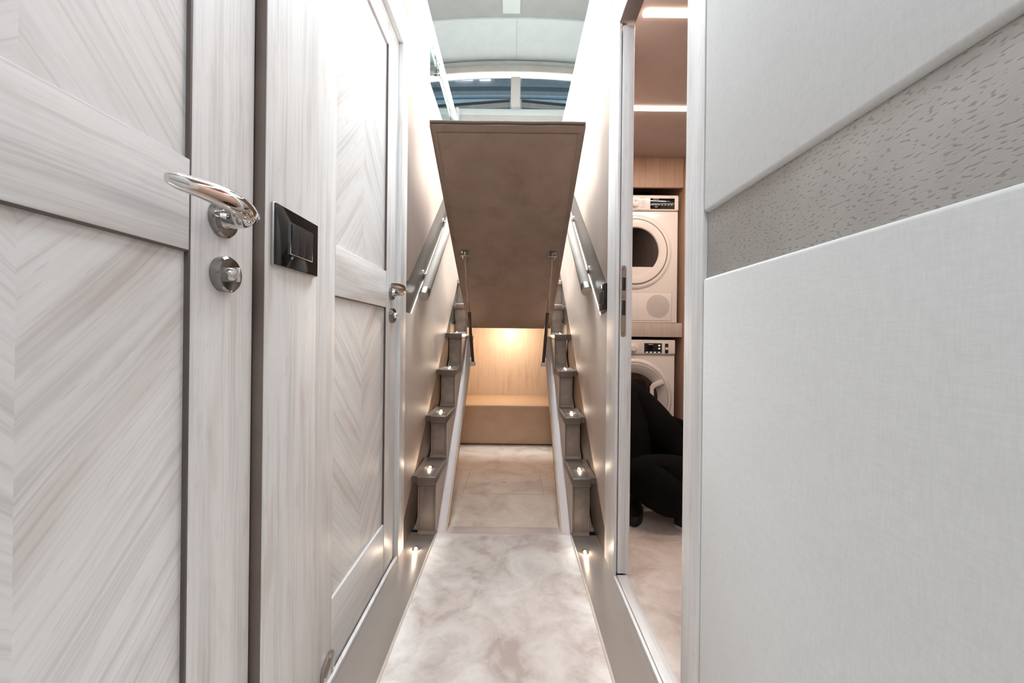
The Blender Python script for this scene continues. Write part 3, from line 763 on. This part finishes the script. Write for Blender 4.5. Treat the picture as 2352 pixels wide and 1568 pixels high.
# ------------------------------------------------------------------ person on the laundry floor
def skin(name, pts, edges, rad, m, par, root=0, sub=2):
    org = Vector(par['_o'])
    me = bpy.data.meshes.new(name); me.from_pydata([tuple(Vector(p)-org) for p in pts], edges, [])
    o = bpy.data.objects.new(name, me); C.objects.link(o); o.parent = par
    md = o.modifiers.new('skin', 'SKIN'); md.use_smooth_shade = True
    for i, v in enumerate(me.skin_vertices[0].data):
        r = rad[i]; v.radius = r if isinstance(r, tuple) else (r, r); v.use_root = (i == root)
    s = o.modifiers.new('sub', 'SUBSURF'); s.levels = sub; s.render_levels = sub
    me.materials.append(m)
    return o
pn = thing('person', 'person in black trousers seated on the laundry floor with knees raised', 'person', (.95, 1.93, .006))
hL, kL, aL = (.93, 2.06, .145), (.60, 2.15, .585), (.60, 1.95, .10)
hR, kR, aR = (.93, 1.88, .150), (.545, 1.82, .245), (.79, 1.765, .095)
pts = [(.96, 1.97, .15), (1.01, 1.96, .28), (1.06, 1.95, .42), (1.08, 1.95, .56), (1.09, 1.945, .63), (1.085, 1.94, .70), (1.075, 1.935, .80),
       hL, kL, aL, hR, kR, aR,
       (1.07, 2.11, .55), (.98, 2.17, .34), (.80, 2.17, .42), (.735, 2.17, .445),
       (1.07, 1.79, .55), (1.00, 1.70, .33), (.90, 1.74, .13), (.875, 1.75, .065)]
ed = [(0, 1), (1, 2), (2, 3), (3, 4), (4, 5), (5, 6), (0, 7), (7, 8), (8, 9), (0, 10), (10, 11), (11, 12), (3, 13), (13, 14), (14, 15), (15, 16), (3, 17), (17, 18), (18, 19), (19, 20)]
rd = [(.12, .09), (.11, .085), (.13, .09), (.12, .08), .05, .062, .072, .075, .055, .035, .075, .055, .035, .048, .038, .026, .024, .048, .038, .026, .024]
skin('body', pts, ed, rd, SKIN, pn)
mid = lambda a, b, t=.5: tuple(a[i]*(1-t)+b[i]*t for i in range(3))
pts = [(.97, 1.97, .155), (1.0, 1.965, .25), hL, mid(hL, kL), kL, mid(kL, aL), aL, hR, mid(hR, kR), kR, mid(kR, aR), aR]
ed = [(0, 1), (0, 2), (2, 3), (3, 4), (4, 5), (5, 6), (0, 7), (7, 8), (8, 9), (9, 10), (10, 11)]
rd = [(.145, .125), (.135, .11), .118, .120, .105, .118, .080, .13, .142, .130, .122, .075]
skin('trousers', pts, ed, rd, BLK_CLOTH, pn)['label'] = 'black trousers'
pts = [(1.0, 1.965, .24), (1.05, 1.955, .40), (1.08, 1.95, .54), (1.09, 1.948, .60), (1.07, 2.11, .55), (.98, 2.17, .34), (.83, 2.17, .41), (1.07, 1.79, .55), (1.00, 1.70, .33), (.915, 1.735, .16)]
ed = [(0, 1), (1, 2), (2, 3), (2, 4), (4, 5), (5, 6), (2, 7), (7, 8), (8, 9)]
rd = [(.14, .11), (.15, .105), (.135, .09), .07, .066, .054, .040, .066, .054, .040]
skin('sweater', pts, ed, rd, BLK_CLOTH, pn)
def hand(px, py, pz, dirv, down):
    dv = Vector(dirv).normalized(); p = Vector((px, py, pz)); sd = dv.cross(Vector((0, 0, 1))).normalized(); dn = Vector(down)
    pts = [p, p+dv*.035]; ed = [(0, 1)]; rd = [(.022, .016), (.034, .014)]
    for k, (o_, ln) in enumerate(((-.027, .062), (-.009, .070), (.009, .066), (.027, .052))):
        b = p+dv*.070+sd*o_; i = len(pts)
        pts += [b, b+dv*ln*.5+dn*.006, b+dv*ln*.9+dn*.020]; ed += [(1, i), (i, i+1), (i+1, i+2)]; rd += [.0095, .0085, .007]
    i = len(pts); pts += [p+dv*.025-sd*.032+dn*.004, p+dv*.055-sd*.050+dn*.012]; ed += [(0, i), (i, i+1)]; rd += [.011, .009]
    return pts, ed, rd
for args in (((.735, 2.17, .445), (-1, -.1, .25), (0, 0, -1)), ((.88, 1.745, .062), (-.6, -.8, -.1), (0, 0, -.3))):
    a, b, c = hand(*args[0], args[1], args[2]); skin('hand', a, b, c, SKIN, pn, sub=1)
# head
hc = Vector((1.07, 1.935, .815))
bm = bmesh.new(); bmesh.ops.create_uvsphere(bm, u_segments=28, v_segments=20, radius=1)
for v in bm.verts:
    q = v.co.copy(); jaw = 1-.28*max(0, -q.z)
    v.co = hc+Vector((q.x*.098*(jaw if q.x > 0 else 1), q.y*.076*jaw, q.z*.118))
    for (ez, ey, s_, w_) in ((0, 0, .024, .12), (.02, .32, -.012, .16), (.02, -.32, -.012, .16), (-.42, 0, .008, .14)):
        dd = (q.z+.12-ez)**2+(q.y-ey)**2
        if q.x < 0: v.co.x -= s_*math.exp(-dd/(w_*w_))
hd = obj('head', bm, SKIN, pn)
for sy in (-1, 1):
    bm = BM(); bmesh.ops.create_uvsphere(bm, u_segments=12, v_segments=8, radius=.011, matrix=Matrix.Translation(hc+Vector((-.080, sy*.030, .004))))
    obj('eye', bm, SOLE, hd)
bm = BM(); bx(bm, hc.x-.096, hc.x-.085, hc.y-.022, hc.y+.022, hc.z-.062, hc.z-.054, .003); obj('mouth', bm, plain('lips', (.42, .18, .15), .5, bump=0), hd)
for sy in (-1, 1):
    bm = BM(); bmesh.ops.create_uvsphere(bm, u_segments=10, v_segments=8, radius=1, matrix=Matrix.Translation(hc+Vector((.008, sy*.078, -.004))) @ Matrix.Diagonal((.018, .008, .028, 1)))
    obj('ear', bm, SKIN, hd)
bm = bmesh.new(); bmesh.ops.create_uvsphere(bm, u_segments=28, v_segments=20, radius=1)
for v in bm.verts:
    q = v.co.copy(); k = 1.0 if (q.z > .35 or q.x > .15) else .86
    v.co = hc+Vector((.006+q.x*.104*k, q.y*.083*k, .008+q.z*.120*k))
obj('hair', bm, HAIR, pn)
for (ax, ay, dx, dy) in ((.60, 1.95, -.30, -.95), (.79, 1.755, .80, -.6)):
    dv = Vector((dx, dy, 0)).normalized(); sd = Vector((-dv.y, dv.x, 0))
    def shoe(z0, z1, k, kt):
        bm = bmesh.new(); out = []
        for i in range(24):
            a = 2*PI*i/24; u_ = math.cos(a); w_ = math.sin(a)
            out.append((u_*.125+.055, w_*(.043 if u_ > 0 else .034)))
        rings = []
        for z, kk in ((z0, k), ((z0+z1)/2, 1), (z1, kt)):
            rings.append([Vector((ax, ay, z))+dv*(u_*kk-(1-kk)*.03)+sd*(w_*kk) for u_, w_ in out])
        loft(bm, rings); return bm
    s1 = obj('shoe', shoe(.020, .085, 1, .55), SHOE, pn); obj('sole', shoe(.007, .022, .98, 1), SOLE if ax > .7 else SHOE, s1)

# ------------------------------------------------------------------ deck above: saloon seen through the stair opening
struct(box('floor', SALF, -2.2, -.452, -1.0, 5.2, 2.06, 2.115, bev=0), 'saloon deck to the left of the stairs')
struct(box('floor', SALF, .416, 2.2, -1.0, 5.2, 2.11, 2.15, bev=0), 'saloon deck to the right of the stairs')
struct(box('floor', SALF, -.46, .42, 4.30, 5.2, 2.06, 2.115, bev=0), 'saloon deck beyond the top of the stairs')
def camber(x): return -.06*x*x
def arc_slab(name, m, y0, y1, z0, z1, xw=2.2, parent=None, n=36, org=None, dz=0):
    bm = bmesh.new(); rings = []
    for i in range(n+1):
        x = -xw+2*xw*i/n; c = camber(x)
        rings.append([Vector((x, y0, z0+c)), Vector((x, y1, z0+c+dz)), Vector((x, y1, z1+c+dz)), Vector((x, y0, z1+c))])
    loft(bm, rings); return obj(name, bm, m, parent, org or (0, y0, z0))
struct(arc_slab('ceiling', GREYC, -1.0, 3.93, 3.955, 4.02), 'grey cambered saloon headliner')
struct(arc_slab('ceiling', WHITE_P, 3.86, 4.50, 3.935, 3.953), 'white cambered sunroof panel of the saloon')
struct(box('trim_6', GREYC, -.0012, .0012, 3.862, 4.45, 3.931, 3.936, bev=0), 'seam down the middle of the sunroof panel')
struct(box('trim_7', WHITE_P, -.133, .032, 2.8, 3.79, 3.925, 3.956, bev=.003), 'flat white ceiling console ahead of the sunroof')
struct(arc_slab('trim_8', GREYC, 4.40, 4.50, 3.872, 3.90, 2.2), 'grey trim above the windscreen')
struct(arc_slab('trim_9', BEIGE, 4.43, 4.52, 3.806, 3.872, 2.2), 'pale trim above the windscreen')
cv = arc_slab('cove_light', LEDG, 4.44, 4.456, 3.745, 3.802, 1.9); tag(cv, 'warm glowing light bar running above the windscreen', 'light bar')
struct(arc_slab('trim_10', WHITE, 4.52, 4.60, 3.83, 3.96, 2.2), 'white windscreen header')
# windscreen: two panes meeting at a white mullion
for i, (x0, x1, lab) in enumerate(((-1.9, -.05, 'tinted left windscreen pane'), (.05, 1.9, 'tinted right windscreen pane'))):
    wn = sthing('window_%d' % (i+1), lab, ((x0+x1)/2, 4.6, 3.3))
    bm = bmesh.new(); rings = []
    for k in range(19):
        x = x0+(x1-x0)*k/18; c = camber(x)
        rings.append([Vector((x, 4.545, 3.80+c)), Vector((x, 5.00, 3.33+c)), Vector((x, 5.008, 3.335+c)), Vector((x, 4.553, 3.805+c))])
    loft(bm, rings); obj('pane', bm, W_GLASS, wn)
mu = box('trim_11', BEIGE, -.055, .048, 4.20, 4.25, 3.285, 3.600, bev=.012); struct(mu, 'white mullion between the windscreen panes')
for sgn, lab in ((-1, 'left'), (1, 'right')):
    t = thing('windscreen_blind', 'black pleated blind stacked at the foot of the %s pane' % lab, 'blind', (sgn*.6, 4.27, 3.33), 'windscreen blinds')
    def sl(x): return -.085*abs(x)
    for (za, zb, m, nm, ya) in ((3.372, 3.402, BLACKR, 'rail', 4.262), (3.318, 3.370, GREYR, 'pleats', 4.264)):
        bm = bmesh.new(); rr = 1 if nm == 'rail' else 5
        for q in range(rr):
            z0 = za+(zb-za)*q/rr; z1 = za+(zb-za)*(q+.86)/rr
            R = []
            for k in range(15):
                x = sgn*(.062+1.5*k/14); R.append([Vector((x, ya, z0+sl(x))), Vector((x, ya+.04, z0+sl(x))), Vector((x, ya+.04, z1+sl(x))), Vector((x, ya, z1+sl(x)))])
            loft(bm, R)
        obj(nm, bm, m, t)
t = thing('dashboard', 'white and beige helm dashboard below the windscreen', 'dashboard', (0, 4.2, 2.12))
bm = BM(); prism(bm, [(4.20, 3.185), (4.255, 3.285), (4.95, 3.29), (4.95, 3.185)], 'x', -1.9, 1.9, .004); obj('top', bm, WHITE_P, t)
bm = BM(); bx(bm, -1.9, 1.9, 4.20, 4.26, 2.152, 3.183, .003); obj('front', bm, BEIGE, t)
bm = BM(); bx(bm, -.625, -.585, 4.10, 4.19, 2.117, 3.22, .02); obj('pillar', bm, WHITE_P, t)
# balustrades beside the stair opening
t = thing('balustrade', 'left glass balustrade with white rail above the stair opening', 'balustrade', (-.47, 3, 2.12), 'stair balustrades')
bm = BM(); bx(bm, -.485, -.450, 1.35, 4.18, 2.458, 2.535, .004); obj('rail', bm, WHITE, t)
bm = BM(); bx(bm, -.472, -.464, 2.02, 4.15, 2.122, 2.46); obj('glass_panel', bm, B_GLASS, t)
for y in (2.33, 2.86, 3.5):
    bm = BM(); bx(bm, -.470, -.450, y-.012, y+.012, 2.375, 2.455, .002); bx(bm, -.478, -.445, y-.016, y+.016, 2.36, 2.38, .002); bx(bm, -.460, -.446, y-.02, y+.02, 2.41, 2.42, .001)
    obj('clamp', bm, CHROME, t)
bm = BM(); bx(bm, -.462, -.456, 1.99, 4.15, 2.425, 2.433); obj('glazing_bar', bm, CHROME, t)
t = thing('balustrade', 'right white coaming rail above the stair opening', 'balustrade', (.39, 3, 2.12), 'stair balustrades')
bm = BM(); bx(bm, .366, .400, 1.35, 4.18, 2.470, 2.555, .004); obj('rail', bm, WHITE, t)
t = thing('deck_cleat', 'small chrome fitting on the deck edge left of the hatch top', 'fitting', (-.48, 2.60, 2.115))
bm = BM(); cyl(bm, (-.490, 2.60, 2.115), (-.490, 2.60, 2.175), .007, 14); cyl(bm, (-.458, 2.60, 2.115), (-.458, 2.60, 2.165), .007, 14)
sweep(bm, [(-.515, 2.60, 2.165), (-.49, 2.60, 2.172), (-.458, 2.60, 2.168), (-.44, 2.60, 2.155)], .006, 10); obj('bar', bm, CHROME, t)
# saloon walls
struct(box('wall_saloon_left', WHITE_P, -2.24, -2.2, -1.0, 5.2, 2.06, 3.95, bev=0), 'left wall of the saloon')
struct(box('wall_saloon_right', WHITE_P, 2.2, 2.24, -1.0, 5.2, 2.06, 3.95, bev=0), 'right wall of the saloon')
struct(box('wall_saloon_rear', WHITE_P, -2.2, 2.2, -1.04, -1.0, 2.06, 4.0, bev=0), 'rear wall of the saloon')
t = thing('ceiling_light', 'large flush ceiling light of the saloon over the stair opening', 'ceiling light', (-.03, 2.75, 3.9))
bm = BM(); bx(bm, -.52, .46, 2.15, 3.35, 3.835, 3.945, .003); obj('frame', bm, WHITE, t)
bm = BM(); bx(bm, -.48, .42, 2.20, 3.30, 3.825, 3.836); obj('diffuser', bm, LEDC, t)
# outside the windscreen
t = thing('boathouse', 'blue grey building with curved bands seen through the windscreen', 'building', (0, 9, 5.4))
EXA = plain('exterior_slate', (.37, .37, .375), .6, bump=0); EXB = plain('exterior_teal', (.12, .14, .15), .6, bump=0)
EXC = plain('exterior_pale', (.70, .82, .86), .6, bump=0); EXW = emit('exterior_lit_window', (1, 1, 1), 3.5)
def band(nm, m, e0, e1, par, dd=9.0, xw=6, dip=.012):
    bm = bmesh.new(); R = []
    for k in range(31):
        x = -xw+2*xw*k/30; c = -dip*x*x
        R.append([Vector((x, dd, EYE+e0*dd+c)), Vector((x, dd+.3, EYE+e0*dd+c)), Vector((x, dd+.3, EYE+e1*dd+c)), Vector((x, dd, EYE+e1*dd+c))])
    loft(bm, R); return obj(nm, bm, m, par)
band('eaves', EXA, .628, .68, t); band('fascia', EXB, .617, .628, t); band('upper_wall', EXA, .606, .617, t); band('cornice', EXC, .6035, .606, t)
band('gutter', EXB, .602, .6035, t); band('sill_band', EXB, .5985, .6005, t, dd=8.98)
band('lower_wall', EXC, .30, .602, t)
bm = BM(); bx(bm, -6, 6, 9.0, 9.3, 0, 4.0); obj('base_wall', bm, EXC, t)
struct(box('floor', plain('quay_concrete', (.35, .36, .36), .8), -6, 6, 5.6, 12, -.1, 0, bev=0), 'quay outside')
for x0, x1 in ((-1.36, -.98), (-.82, -.58)):
    bm = BM(); bx(bm, x0, x1, 8.95, 9.0, 6.63, 6.73); obj('lit_window', bm, EXW, t)

for o in list(bpy.data.objects):
    if '_o' in o.keys(): del o['_o']
